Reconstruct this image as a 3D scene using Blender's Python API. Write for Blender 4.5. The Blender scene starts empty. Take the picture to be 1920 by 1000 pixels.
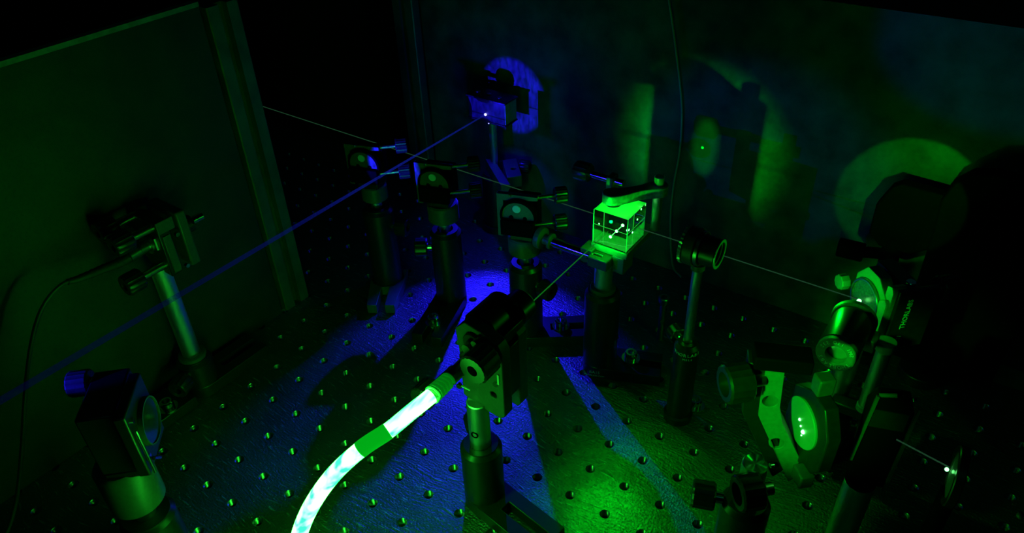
import bpy, bmesh, math, random
from mathutils import Vector, Matrix
random.seed(7)
V = Vector
sc = bpy.context.scene
COL = sc.collection
PI = math.pi

# ------------------------------------------------------------------ camera, world, lights, exposure
cam_d = bpy.data.cameras.new('camera')
cam = bpy.data.objects.new('camera', cam_d); COL.objects.link(cam)
Rr = V((0.8147, 0.5789, -0.0324)); Rd = V((0.3159, -0.4901, -0.8124)); Rf = V((-0.4862, 0.6516, -0.5822))
Rf.normalize(); Rr = (Rr - Rf * Rr.dot(Rf)).normalized(); Rd = Rf.cross(Rr)
M = Matrix((Rr, -Rd, -Rf)).transposed().to_4x4(); M.translation = V((0.4537, -0.3078, 0.3934))
cam.matrix_world = M
cam_d.sensor_width = 36.0; cam_d.sensor_fit = 'HORIZONTAL'
cam_d.lens = 1399.5 / 1920.0 * 36.0
cam_d.clip_start = 0.01; cam_d.clip_end = 50
sc.camera = cam

w = bpy.data.worlds.new('world'); sc.world = w; w.use_nodes = True
w.node_tree.nodes['Background'].inputs[0].default_value = (0.0, 0.6, 0.45, 1)
w.node_tree.nodes['Background'].inputs[1].default_value = 0.0004

sc.view_settings.view_transform = 'Standard'; sc.view_settings.look = 'None'
sc.view_settings.exposure = 0.0; sc.view_settings.gamma = 1.0
sc.view_settings.use_curve_mapping = False
sc.cycles.use_denoising = True
sc.cycles.max_bounces = 6; sc.cycles.diffuse_bounces = 2; sc.cycles.transparent_max_bounces = 16
sc.cycles.sample_clamp_indirect = 3.0

GREEN = (0.0, 1.0, 0.012); BLUE = (0.012, 0.006, 1.0); TEAL = (0.0, 0.55, 0.25)

def lamp(name, typ, loc, energy, color, radius=0.002, aim=None, angle=None, blend=0.3, size=None):
    d = bpy.data.lights.new(name, typ); d.energy = energy; d.color = color
    if typ == 'AREA': d.size = size
    else: d.shadow_soft_size = radius
    if typ == 'SPOT': d.spot_size = math.radians(angle); d.spot_blend = blend
    o = bpy.data.objects.new(name, d); COL.objects.link(o); o.location = loc
    if aim is not None:
        o.rotation_euler = (V(aim) - V(loc)).to_track_quat('-Z', 'Y').to_euler()
    return o

# dim teal fill lamp added above the enclosure to lift the whole scene
lamp('teal_fill', 'AREA', (0.5, -0.9, 1.6), 0.24, TEAL, aim=(0.2, 0.1, 0.1), size=0.6)
# fill spots added for the right mounts, left knob and upper panel
def structured(o, scale, lo, hi, stretch=(1, 1, 1)):
    # uneven beam profile: noise over the lamp's own directions
    d = o.data; d.use_nodes = True; nt = d.node_tree; e = nt.nodes['Emission']; N = nt.nodes.new
    tc = N('ShaderNodeTexCoord'); mp = N('ShaderNodeMapping'); mp.inputs['Scale'].default_value = stretch; n = N('ShaderNodeTexNoise'); n.inputs['Scale'].default_value = scale; n.inputs['Detail'].default_value = 5; n.inputs['Roughness'].default_value = 0.7
    mr = N('ShaderNodeMapRange'); mr.inputs[1].default_value = 0.35; mr.inputs[2].default_value = 0.65; mr.inputs[3].default_value = lo; mr.inputs[4].default_value = hi
    L = nt.links.new; L(tc.outputs['Normal'], mp.inputs['Vector']); L(mp.outputs[0], n.inputs['Vector']); L(n.outputs['Fac'], mr.inputs[0]); L(mr.outputs[0], e.inputs['Strength']); return o
lamp('green_mount_fill', 'SPOT', (0.375, -0.30, 0.27), 6.0, GREEN, radius=0.004, aim=(0.4170, 0.000, 0.117), angle=16, blend=0.7)  # added green spot, source unseen, brightens the mirror mounts at right
lamp('blue_knob_fill', 'SPOT', (0.0760, -0.285, 0.145), 0.9, BLUE, radius=0.001, aim=(0.1080, -0.2140, 0.1400), angle=22, blend=0.6)  # added blue spot that colours the knob at front left
lamp('blue_panel_fill', 'SPOT', (0.10, -0.16, 0.15), 1.0, BLUE, radius=0.004, aim=(0.452, 0.205, 0.252), angle=17, blend=0.35)  # added blue spot tinting the upper right of the back panel
# halo round the pump beam, thrown on the back panel past the cube; spots added behind the cube for what it lets through
structured(lamp('pump_beam_halo', 'SPOT', (0.257, 0.010, 0.121), 3.6, GREEN, radius=0.0012, aim=(0.259, 0.205, 0.121), angle=44, blend=1.0), 90, .55, 1.5)
t = lamp('pump_window_spot', 'SPOT', (0.2585, 0.0950, 0.1215), 0.22, GREEN, radius=0.004, aim=(0.2635, 0.205, 0.1240), angle=26, blend=0.25); t.scale = (0.42, 1.0, 1.0)
lamp('pump_core', 'SPOT', (0.2585, 0.0950, 0.1215), 16.0, GREEN, radius=0.0001, aim=(0.2616, 0.205, 0.1239), angle=1.3, blend=0.9)
lamp('cube_reflection', 'SPOT', (0.2640, 0.0600, 0.1200), 0.55, GREEN, radius=0.004, aim=(0.3310, -0.0560, 0.0), angle=21, blend=1.0)
lamp('pump_entry_scatter', 'POINT', (0.2540, 0.0560, 0.1230), 0.035, GREEN, radius=0.001)
lamp('cube_spill', 'SPOT', (0.2700, 0.0600, 0.1250), 0.22, GREEN, radius=0.006, aim=(0.3750, -0.0600, 0.0), angle=70, blend=1.0)
# spot added behind the steering mirror to throw the disc on the back panel
structured(lamp('wall_disc_spot', 'SPOT', (0.432, 0.100, 0.165), 0.30, GREEN, radius=0.0012, aim=(0.4135, 0.205, 0.128), angle=44, blend=0.14), 70, .5, 1.5)
lamp('mirror_scatter', 'POINT', (0.3980, 0.0640, 0.1300), 0.05, GREEN, radius=0.001)
# blue beam: halo round the beam line and the scatter where it strikes the box
structured(lamp('blue_beam_halo', 'SPOT', (0.0725, -0.2, 0.122), 34.0, BLUE, radius=0.0006, aim=(0.079, 0.205, 0.127), angle=10.5, blend=0.3), 40, .25, 1.8, (3.0, 1.0, 1.0))
lamp('blue_scatter', 'SPOT', (0.090, 0.147, 0.113), 2.2, BLUE, radius=0.0015, aim=(0.170, 0.020, 0.0), angle=74, blend=0.45)
lamp('blue_under_box', 'SPOT', (0.084, 0.166, 0.1115), 0.10, BLUE, radius=0.0015, aim=(0.088, 0.172, 0.0), angle=95, blend=0.4)
lamp('blue_spill', 'POINT', (0.076, 0.148, 0.126), 0.030, BLUE, radius=0.002)
# cube: light scattered inside the glass
lamp('cube_scatter', 'POINT', (0.2575, 0.0775, 0.122), 0.05, GREEN, radius=0.0)

# ------------------------------------------------------------------ materials
def mat(name, color, rough=0.5, metal=0.0, spec=0.5, noise=None, bump=None, emit=None, estr=0.0, aniso=0.0):
    m = bpy.data.materials.new(name); m.use_nodes = True
    nt = m.node_tree; b = nt.nodes['Principled BSDF']
    b.inputs['Base Color'].default_value = (*color, 1); b.inputs['Roughness'].default_value = rough
    b.inputs['Metallic'].default_value = metal; b.inputs['Specular IOR Level'].default_value = spec
    b.inputs['Anisotropic'].default_value = aniso
    if emit: b.inputs['Emission Color'].default_value = (*emit, 1); b.inputs['Emission Strength'].default_value = estr
    tc = nt.nodes.new('ShaderNodeTexCoord')
    if noise:                       # (scale, low, high): mottles the colour
        n = nt.nodes.new('ShaderNodeTexNoise'); n.inputs['Scale'].default_value = noise[0]; n.inputs['Detail'].default_value = 6
        r = nt.nodes.new('ShaderNodeMapRange'); r.inputs[1].default_value = 0.3; r.inputs[2].default_value = 0.7
        r.inputs[3].default_value = noise[1]; r.inputs[4].default_value = noise[2]
        mx = nt.nodes.new('ShaderNodeVectorMath'); mx.operation = 'SCALE'; mx.inputs[0].default_value = color
        nt.links.new(tc.outputs['Object'], n.inputs['Vector']); nt.links.new(n.outputs['Fac'], r.inputs[0])
        nt.links.new(r.outputs[0], mx.inputs['Scale']); nt.links.new(mx.outputs[0], b.inputs['Base Color'])
    if bump:                        # (scale, strength)
        n2 = nt.nodes.new('ShaderNodeTexNoise'); n2.inputs['Scale'].default_value = bump[0]; n2.inputs['Detail'].default_value = 4
        bp = nt.nodes.new('ShaderNodeBump'); bp.inputs['Strength'].default_value = bump[1]; bp.inputs['Distance'].default_value = 0.0004
        nt.links.new(tc.outputs['Object'], n2.inputs['Vector']); nt.links.new(n2.outputs['Fac'], bp.inputs['Height'])
        nt.links.new(bp.outputs[0], b.inputs['Normal'])
    return m

BLACK = mat('black_anodised', (0.010, 0.010, 0.010), 0.34, 0.0, 0.5, noise=(300, 0.8, 1.2))
BLACKF = mat('black_anodised_face', (0.062, 0.062, 0.062), 0.42, 0.0, 0.5, noise=(500, 0.85, 1.15), bump=(1500, 0.15))
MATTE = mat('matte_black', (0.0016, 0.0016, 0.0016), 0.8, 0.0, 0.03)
RUBBER = mat('black_rubber', (0.02, 0.02, 0.02), 0.55)
STEEL = mat('stainless_steel', (0.75, 0.75, 0.75), 0.13, 1.0)
def turned_steel():          # ground posts: fine rings round the axis stretch every highlight along it
    m = mat('turned_steel', (0.92, 0.92, 0.92), 0.29, 1.0, aniso=1.0); nt = m.node_tree
    t = nt.nodes.new('ShaderNodeTangent'); t.direction_type = 'RADIAL'; t.axis = 'Z'; nt.links.new(t.outputs[0], nt.nodes['Principled BSDF'].inputs['Tangent']); return m
TURNED = turned_steel()
PALEGREY = mat('pale_grey', (0.17, 0.17, 0.17), 0.45, 0.0, 0.5, noise=(500, 0.85, 1.15), bump=(1500, 0.15))  # lighter grey, raised so these parts match their lit brightness
STEELD = mat('dark_steel', (0.35, 0.35, 0.35), 0.3, 1.0)
BRASS = mat('brass_screw', (0.55, 0.5, 0.35), 0.3, 1.0)
BRIGHTR = mat('bright_machined_ring', (0.6, 0.6, 0.6), 0.3, 0.4)
NYLON = mat('white_nylon', (0.6, 0.6, 0.6), 0.5)
INK = mat('white_engraving', (0.75, 0.75, 0.75), 0.6)
MIRROR = mat('mirror_coating', (0.8, 0.8, 0.8), 0.05, 1.0)
SUBSTR = mat('frosted_mirror_substrate', (0.15, 0.15, 0.15), 0.25, 0.0, 0.6)
PANEL = mat('black_hardboard', (0.017, 0.017, 0.017), 0.55, 0.0, 0.4, noise=(28, 0.55, 1.5), bump=(900, 0.25))
PANELB = mat('black_hardboard_back', (0.06, 0.06, 0.06), 0.6, 0.0, 0.35, noise=(60, 0.55, 1.45), bump=(1400, 0.5))
PANELD = mat('dark_far_panel', (0.006, 0.006, 0.006), 0.8, 0.0, 0.1)  # blacker than the other panels
EDGE = mat('pale_panel_edge', (0.20, 0.20, 0.20), 0.7, noise=(150, 0.7, 1.3))
ALU = mat('dark_aluminium_rail', (0.085, 0.085, 0.085), 0.5, 0.3, 0.5, noise=(60, 0.7, 1.3))
SLOT = mat('rail_slot', (0.012, 0.012, 0.012), 0.6)
CABLEB = mat('black_cable_jacket', (0.03, 0.03, 0.03), 0.4)
LABELM = mat('label_sleeve', (0.05, 0.30, 0.06), 0.4, emit=(0.0, 1.0, 0.02), estr=0.40)  # cord light through the sleeve put in as weak emission

def glow(name, color, strength):
    m = bpy.data.materials.new(name); m.use_nodes = True; nt = m.node_tree; nt.nodes.clear()
    e = nt.nodes.new('ShaderNodeEmission'); e.inputs[0].default_value = (*color, 1); e.inputs[1].default_value = strength
    o = nt.nodes.new('ShaderNodeOutputMaterial'); nt.links.new(e.outputs[0], o.inputs[0]); return m
def beam_mat(name, color, strength, opacity):
    m = bpy.data.materials.new(name); m.use_nodes = True; nt = m.node_tree; nt.nodes.clear()
    e = nt.nodes.new('ShaderNodeEmission'); e.inputs[0].default_value = (*color, 1); e.inputs[1].default_value = strength
    t = nt.nodes.new('ShaderNodeBsdfTransparent'); x = nt.nodes.new('ShaderNodeMixShader'); x.inputs[0].default_value = opacity
    n = nt.nodes.new('ShaderNodeTexNoise'); n.inputs['Scale'].default_value = 900
    tc = nt.nodes.new('ShaderNodeTexCoord'); mr = nt.nodes.new('ShaderNodeMapRange')
    mr.inputs[1].default_value = 0.3; mr.inputs[2].default_value = 0.7; mr.inputs[3].default_value = 0.5 * opacity; mr.inputs[4].default_value = 1.5 * opacity
    o = nt.nodes.new('ShaderNodeOutputMaterial')
    nt.links.new(tc.outputs['Object'], n.inputs['Vector']); nt.links.new(n.outputs['Fac'], mr.inputs[0]); nt.links.new(mr.outputs[0], x.inputs[0])
    nt.links.new(t.outputs[0], x.inputs[1]); nt.links.new(e.outputs[0], x.inputs[2]); nt.links.new(x.outputs[0], o.inputs[0]); return m
def glass_mat(name, tint, gloss):
    m = bpy.data.materials.new(name); m.use_nodes = True; nt = m.node_tree; nt.nodes.clear()
    t = nt.nodes.new('ShaderNodeBsdfTransparent'); t.inputs[0].default_value = (*tint, 1)
    g = nt.nodes.new('ShaderNodeBsdfGlossy'); g.inputs['Roughness'].default_value = 0.02
    f = nt.nodes.new('ShaderNodeFresnel'); f.inputs[0].default_value = 1.5
    x = nt.nodes.new('ShaderNodeMixShader'); o = nt.nodes.new('ShaderNodeOutputMaterial')
    mm = nt.nodes.new('ShaderNodeMath'); mm.operation = 'MULTIPLY'; mm.inputs[1].default_value = gloss
    nt.links.new(f.outputs[0], mm.inputs[0]); nt.links.new(mm.outputs[0], x.inputs[0])
    nt.links.new(t.outputs[0], x.inputs[1]); nt.links.new(g.outputs[0], x.inputs[2]); nt.links.new(x.outputs[0], o.inputs[0]); return m
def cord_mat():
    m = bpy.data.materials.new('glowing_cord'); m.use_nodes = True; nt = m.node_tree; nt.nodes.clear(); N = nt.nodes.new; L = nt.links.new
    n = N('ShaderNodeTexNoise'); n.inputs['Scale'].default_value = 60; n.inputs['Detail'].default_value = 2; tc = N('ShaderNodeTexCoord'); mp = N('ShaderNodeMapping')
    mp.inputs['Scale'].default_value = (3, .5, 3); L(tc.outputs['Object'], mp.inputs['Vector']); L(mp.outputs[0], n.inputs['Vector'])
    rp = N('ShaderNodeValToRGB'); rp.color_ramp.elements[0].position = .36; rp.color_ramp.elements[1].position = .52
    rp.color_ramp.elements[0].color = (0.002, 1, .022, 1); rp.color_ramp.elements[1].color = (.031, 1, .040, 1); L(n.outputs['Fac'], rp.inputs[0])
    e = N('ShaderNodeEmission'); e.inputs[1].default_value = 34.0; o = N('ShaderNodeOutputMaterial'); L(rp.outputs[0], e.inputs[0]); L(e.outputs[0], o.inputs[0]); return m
CORE = cord_mat()
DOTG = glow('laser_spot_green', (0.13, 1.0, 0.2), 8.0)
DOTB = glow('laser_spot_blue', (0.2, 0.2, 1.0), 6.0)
BEAMG = beam_mat('green_beam', (0.22, 1.0, 0.42), 0.05, 0.6)
BEAMP = beam_mat('pump_beam', (0.03, 1.0, 0.06), 0.16, 0.6)
BEAMB = beam_mat('blue_beam', (0.02, 0.05, 1.0), 0.45, 0.30)
def thin_out(m, stops, opac):      # the beam widens away from its waist, so its scattered light thins out along y
    nt = m.node_tree; e = next(n for n in nt.nodes if n.type == 'EMISSION'); tc = next(n for n in nt.nodes if n.type == 'TEX_COORD')
    sp = nt.nodes.new('ShaderNodeSeparateXYZ'); mr = nt.nodes.new('ShaderNodeMapRange'); mr.inputs[1].default_value = -0.3; mr.inputs[2].default_value = 0.17
    rp = nt.nodes.new('ShaderNodeValToRGB'); nt.links.new(tc.outputs['Object'], sp.inputs[0]); nt.links.new(sp.outputs[1], mr.inputs[0]); nt.links.new(mr.outputs[0], rp.inputs[0])
    el = rp.color_ramp.elements
    while len(el) < len(stops): el.new(0.5)
    for k, (p, v) in enumerate(stops): el[k].position = p; el[k].color = (v, v, v, 1)
    nt.links.new(rp.outputs[0], e.inputs[1])
thin_out(BEAMB, [(0.0, .012), (0.35, .03), (0.55, .10), (0.75, .28), (1.0, .22)], .3)
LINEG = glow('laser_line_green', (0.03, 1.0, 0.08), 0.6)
GLASSR = bpy.data.materials.new('refracting_glass'); GLASSR.use_nodes = True; _b = GLASSR.node_tree.nodes['Principled BSDF']; _b.inputs['Transmission Weight'].default_value = 1.0; _b.inputs['Roughness'].default_value = 0.0; _b.inputs['IOR'].default_value = 1.5
GLASS = glass_mat('clear_glass', (0.42, 0.42, 0.42), 1.0); GLASSC = glass_mat('uncoated_glass', (0.75, 0.75, 0.75), 1.0)
FROST = mat('ground_glass', (0.25, 0.25, 0.25), 0.6, 0.0, 0.5, noise=(400, 0.9, 1.1))
def frost_top():
    m = bpy.data.materials.new('ground_glass_top'); m.use_nodes = True; nt = m.node_tree; nt.nodes.clear(); N = nt.nodes.new; L = nt.links.new
    t = N('ShaderNodeBsdfTranslucent'); t.inputs[0].default_value = (.5, .5, .5, 1); d = N('ShaderNodeBsdfDiffuse'); d.inputs[0].default_value = (.3, .3, .3, 1)
    x = N('ShaderNodeMixShader'); x.inputs[0].default_value = .5; o = N('ShaderNodeOutputMaterial'); L(t.outputs[0], x.inputs[1]); L(d.outputs[0], x.inputs[2]); L(x.outputs[0], o.inputs[0]); return m
FROSTT = frost_top()

def table_mat():
    m = bpy.data.materials.new('brushed_steel_tabletop'); m.use_nodes = True; nt = m.node_tree; b = nt.nodes['Principled BSDF']
    L = nt.links.new; N = nt.nodes.new
    tc = N('ShaderNodeTexCoord')
    b.inputs['Metallic'].default_value = 0.88; b.inputs['Specular IOR Level'].default_value = 0.5
    n = N('ShaderNodeTexNoise'); n.inputs['Scale'].default_value = 18; n.inputs['Detail'].default_value = 8
    r = N('ShaderNodeMapRange'); r.inputs[1].default_value = 0.3; r.inputs[2].default_value = 0.7; r.inputs[3].default_value = 0.11; r.inputs[4].default_value = 0.22
    cmb = N('ShaderNodeCombineColor'); L(tc.outputs['Object'], n.inputs['Vector']); L(n.outputs['Fac'], r.inputs[0])
    for i in range(3): L(r.outputs[0], cmb.inputs[i])
    # swirled, brushed scratches: stretched noise warped by a slow one
    mp = N('ShaderNodeMapping'); mp.inputs['Scale'].default_value = (90, 700, 1); mp.inputs['Rotation'].default_value = (0, 0, 0.6)
    wn = N('ShaderNodeTexNoise'); wn.inputs['Scale'].default_value = 9; wn.inputs['Detail'].default_value = 2
    wv = N('ShaderNodeVectorMath'); wv.operation = 'MULTIPLY_ADD'; wv.inputs[1].default_value = (0.05, 0.05, 0.0)
    L(tc.outputs['Object'], wn.inputs['Vector']); L(wn.outputs['Color'], wv.inputs[0]); L(tc.outputs['Object'], wv.inputs[2]); L(wv.outputs[0], mp.inputs['Vector'])
    s = N('ShaderNodeTexNoise'); s.inputs['Scale'].default_value = 1.0; s.inputs['Detail'].default_value = 3; L(mp.outputs[0], s.inputs['Vector'])
    g = N('ShaderNodeTexNoise'); g.inputs['Scale'].default_value = 700; g.inputs['Detail'].default_value = 2; L(tc.outputs['Object'], g.inputs['Vector'])
    ad = N('ShaderNodeMath'); ad.operation = 'ADD'; L(s.outputs['Fac'], ad.inputs[0]); L(g.outputs['Fac'], ad.inputs[1])
    bp = N('ShaderNodeBump'); bp.inputs['Strength'].default_value = 1.0; bp.inputs['Distance'].default_value = 0.0006
    L(ad.outputs[0], bp.inputs['Height']); L(bp.outputs[0], b.inputs['Normal'])
    # scratch lines and dust specks; their glints are painted pale into the colour
    sc_ = N('ShaderNodeMapRange'); sc_.inputs[1].default_value = 0.60; sc_.inputs[2].default_value = 0.72; L(s.outputs['Fac'], sc_.inputs[0])
    vo = N('ShaderNodeTexVoronoi'); vo.inputs['Scale'].default_value = 330; L(tc.outputs['Object'], vo.inputs['Vector'])
    du = N('ShaderNodeMapRange'); du.inputs[1].default_value = 0.10; du.inputs[2].default_value = 0.06; du.inputs[3].default_value = 0.0; du.inputs[4].default_value = 1.0; L(vo.outputs['Distance'], du.inputs[0])
    sv = N('ShaderNodeSeparateColor'); L(vo.outputs['Color'], sv.inputs[0]); gt = N('ShaderNodeMath'); gt.operation = 'GREATER_THAN'; gt.inputs[1].default_value = 0.55; L(sv.outputs[0], gt.inputs[0])
    dm = N('ShaderNodeMath'); dm.operation = 'MULTIPLY'; L(du.outputs[0], dm.inputs[0]); L(gt.outputs[0], dm.inputs[1])
    m1 = N('ShaderNodeMix'); m1.data_type = 'RGBA'; m1.inputs[7].default_value = (.75, .75, .75, 1); L(cmb.outputs[0], m1.inputs[6])
    sm = N('ShaderNodeMath'); sm.operation = 'MULTIPLY'; sm.inputs[1].default_value = 0.55; L(sc_.outputs[0], sm.inputs[0]); L(sm.outputs[0], m1.inputs[0])
    m2 = N('ShaderNodeMix'); m2.data_type = 'RGBA'; m2.inputs[7].default_value = (.8, .8, .8, 1); L(m1.outputs[2], m2.inputs[6]); L(dm.outputs[0], m2.inputs[0]); L(m2.outputs[2], b.inputs['Base Color'])
    mt = N('ShaderNodeMapRange'); mt.inputs[3].default_value = 0.85; mt.inputs[4].default_value = 0.0; L(dm.outputs[0], mt.inputs[0]); L(mt.outputs[0], b.inputs['Metallic'])
    rr = N('ShaderNodeMapRange'); rr.inputs[3].default_value = 0.28; rr.inputs[4].default_value = 0.52; L(s.outputs['Fac'], rr.inputs[0]); L(rr.outputs[0], b.inputs['Roughness'])
    return m
TABLE = table_mat()

# ------------------------------------------------------------------ mesh helpers (world coordinates; obj() moves them into the root's frame)
def basis(d):
    d = V(d).normalized(); a = V((0, 0, 1)) if abs(d.z) < 0.9 else V((1, 0, 0))
    u = a.cross(d).normalized(); return u, d.cross(u), d
class B:
    def __init__(s): s.bm = bmesh.new()
    def face(s, vs):
        try: s.bm.faces.new(vs)
        except ValueError: pass
    def box(s, lo, hi, rotz=0, about=None):
        lo, hi = V(lo), V(hi); vs = []
        c = V(about) if about is not None else (lo + hi) / 2
        R = Matrix.Rotation(rotz, 3, 'Z')
        for z in (lo.z, hi.z):
            for x, y in ((lo.x, lo.y), (hi.x, lo.y), (hi.x, hi.y), (lo.x, hi.y)):
                vs.append(s.bm.verts.new(c + R @ (V((x, y, z)) - c)))
        for f in ((3, 2, 1, 0), (4, 5, 6, 7), (0, 1, 5, 4), (1, 2, 6, 5), (2, 3, 7, 6), (3, 0, 4, 7)): s.face([vs[i] for i in f])
        return s
    def obox(s, c, u, v, w, a, b, d):            # oriented box: half sizes a,b,d along u,v,w
        c, u, v, w = V(c), V(u).normalized(), V(v).normalized(), V(w).normalized(); vs = []
        for k in (-1, 1):
            for i, j in ((-1, -1), (1, -1), (1, 1), (-1, 1)): vs.append(s.bm.verts.new(c + u * a * i + v * b * j + w * d * k))
        for f in ((3, 2, 1, 0), (4, 5, 6, 7), (0, 1, 5, 4), (1, 2, 6, 5), (2, 3, 7, 6), (3, 0, 4, 7)): s.face([vs[i] for i in f])
        return s
    def lathe(s, o, d, prof, n=28, closed=False):  # prof: (radius, distance along d)
        o = V(o); u, v, d = basis(d); rings = []
        for r, t in prof:
            if r < 1e-7: rings.append([s.bm.verts.new(o + d * t)])
            else: rings.append([s.bm.verts.new(o + d * t + (u * math.cos(2 * PI * k / n) + v * math.sin(2 * PI * k / n)) * r) for k in range(n)])
        for a, b in zip(rings, rings[1:]):
            for k in range(n):
                q = (k + 1) % n
                if len(a) == 1 and len(b) == 1: continue
                if len(a) == 1: s.face([a[0], b[q], b[k]])
                elif len(b) == 1: s.face([a[k], a[q], b[0]])
                else: s.face([a[k], a[q], b[q], b[k]])
        return s
    def cyl(s, p, q, r, n=24, ch=0.0):
        p, q = V(p), V(q); L = (q - p).length
        if ch: pr = [(0, 0), (r - ch, 0), (r, ch), (r, L - ch), (r - ch, L), (0, L)]
        else: pr = [(0, 0), (r, 0), (r, L), (0, L)]
        return s.lathe(p, q - p, pr, n)
    def ring(s, p, q, r, ri, n=32, ch=0.0):
        p, q = V(p), V(q); L = (q - p).length
        return s.lathe(p, q - p, [(ri, 0), (r - ch, 0), (r, ch), (r, L - ch), (r - ch, L), (ri, L), (ri, 0)], n)
    def knurl(s, p, q, r, n=36, dr=0.00045, ri=0.0):
        p, q = V(p), V(q); L = (q - p).length; o = p; u, v, d = basis(q - p)
        rr = [r - dr * (k % 2) for k in range(n)]; rg = []
        for t, f in ((0, .9), (L * .08, 1), (L * .92, 1), (L, .9)):
            rg.append([s.bm.verts.new(o + d * t + (u * math.cos(2 * PI * k / n) + v * math.sin(2 * PI * k / n)) * rr[k] * f) for k in range(n)])
        for a, b in zip(rg, rg[1:]):
            for k in range(n): s.face([a[k], a[(k + 1) % n], b[(k + 1) % n], b[k]])
        s.face(rg[0][::-1])
        if ri:
            inner = [s.bm.verts.new(o + d * L + (u * math.cos(2 * PI * k / n) + v * math.sin(2 * PI * k / n)) * ri) for k in range(n)]
            deep = [s.bm.verts.new(o + d * (L - 0.004) + (u * math.cos(2 * PI * k / n) + v * math.sin(2 * PI * k / n)) * ri) for k in range(n)]
            for k in range(n):
                s.face([rg[-1][k], rg[-1][(k + 1) % n], inner[(k + 1) % n], inner[k]]); s.face([inner[k], inner[(k + 1) % n], deep[(k + 1) % n], deep[k]])
            s.face(deep)
        else: s.face(rg[-1])
        return s
    def prism(s, pts, o, u, v, depth, holes=()):   # outline (a,b) -> o + a u + b v, extruded along u x v
        o, u, v = V(o), V(u).normalized(), V(v).normalized(); w = u.cross(v).normalized()
        loops = [list(pts)] + [[(cx + r * math.cos(2 * PI * k / 20), cy + r * math.sin(2 * PI * k / 20)) for k in range(20)] for cx, cy, r in holes]
        t = bmesh.new(); es = []
        for lp in loops:
            vs = [t.verts.new((a, b, 0)) for a, b in lp]
            es += [t.edges.new((vs[i], vs[(i + 1) % len(vs)])) for i in range(len(vs))]
        bmesh.ops.triangle_fill(t, use_beauty=True, use_dissolve=False, edges=es)
        t.verts.index_update(); m = {}
        for z, flip in ((0, True), (depth, False)):
            for vv in t.verts: m[(vv.index, z)] = s.bm.verts.new(o + u * vv.co.x + v * vv.co.y + w * z)
            for f in t.faces:
                ids = [m[(x.index, z)] for x in f.verts]
                up = f.normal.z > 0
                s.face(ids[::-1] if (flip == up) else ids)
        t.verts.ensure_lookup_table(); k = 0
        for li, lp in enumerate(loops):
            n = len(lp)
            for i in range(n):
                a, b = k + i, k + (i + 1) % n
                s.face([m[(a, 0)], m[(b, 0)], m[(b, depth)], m[(a, depth)]])
            k += n
        t.free(); return s
    def tube(s, pts, r, n=14, caps=True):
        pts = [V(p) for p in pts]; rg = []; nrm = None
        for i, p in enumerate(pts):
            d = (pts[min(i + 1, len(pts) - 1)] - pts[max(i - 1, 0)]).normalized()
            if nrm is None: nrm = basis(d)[0]
            nrm = (nrm - d * nrm.dot(d)).normalized(); bi = d.cross(nrm)
            ri = r[i] if isinstance(r, (list, tuple)) else r
            rg.append([s.bm.verts.new(p + (nrm * math.cos(2 * PI * k / n) + bi * math.sin(2 * PI * k / n)) * ri) for k in range(n)])
        for a, b in zip(rg, rg[1:]):
            for k in range(n): s.face([a[k], a[(k + 1) % n], b[(k + 1) % n], b[k]])
        if caps: s.face(rg[0][::-1]); s.face(rg[-1])
        return s
    def ball(s, c, r, n=12):
        return s.lathe(V(c) - V((0, 0, r)), (0, 0, 1), [(0, 0)] + [(r * math.sin(PI * k / 8), r - r * math.cos(PI * k / 8)) for k in range(1, 8)] + [(0, 2 * r)], n)

def finish(bm, name, m, smooth=True, fixn=True):
    if fixn: bmesh.ops.recalc_face_normals(bm, faces=bm.faces[:])
    me = bpy.data.meshes.new(name); bm.to_mesh(me); bm.free(); me.materials.append(m)
    if smooth:
        me.polygons.foreach_set('use_smooth', [True] * len(me.polygons)); me.set_sharp_from_angle(angle=math.radians(35))
    return me
def obj(name, b, m, parent=None, bevel=0.0, root=None, fixn=True):
    base = V((0, 0, 0)); p = parent
    while p is not None: base += p.location; p = p.parent
    if any(base): bmesh.ops.translate(b.bm, verts=b.bm.verts[:], vec=-base)
    me = finish(b.bm, name, m, fixn=fixn); o = bpy.data.objects.new(name, me); COL.objects.link(o)
    if parent is not None: o.parent = parent
    if bevel:
        md = o.modifiers.new('edge', 'BEVEL'); md.width = bevel; md.segments = 2; md.limit_method = 'ANGLE'; md.angle_limit = math.radians(40)
    return o
def thing(name, loc, label, cat, group=None):
    o = bpy.data.objects.new(name, None); COL.objects.link(o); o.location = loc; o.empty_display_size = 0.01
    o['label'] = label; o['category'] = cat
    if group: o['group'] = group
    return o
def tag(o, label, cat, group=None):
    o['label'] = label; o['category'] = cat
    if group: o['group'] = group
    return o
def struct(o): o['kind'] = 'structure'; return o
def text(name, s, loc, u, v, size, m, parent, label=None, spacing=1.0):
    c = bpy.data.curves.new(name, 'FONT'); c.body = s; c.size = size; c.align_x = 'CENTER'; c.align_y = 'CENTER'; c.extrude = 0.00008; c.resolution_u = 2; c.space_character = spacing
    t = bpy.data.objects.new(name, c); COL.objects.link(t); bpy.context.view_layer.update()
    me = bpy.data.meshes.new_from_object(t); bpy.data.objects.remove(t)
    u, v = V(u).normalized(), V(v).normalized(); R = Matrix((u, v, u.cross(v))).transposed().to_4x4(); R.translation = V(loc)
    me.transform(R); base = V((0, 0, 0)); p = parent
    while p is not None: base += p.location; p = p.parent
    me.transform(Matrix.Translation(-base)); me.materials.clear(); me.materials.append(m)
    o = bpy.data.objects.new(name, me); COL.objects.link(o); o.parent = parent
    if label: o['label'] = label
    return o
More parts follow.
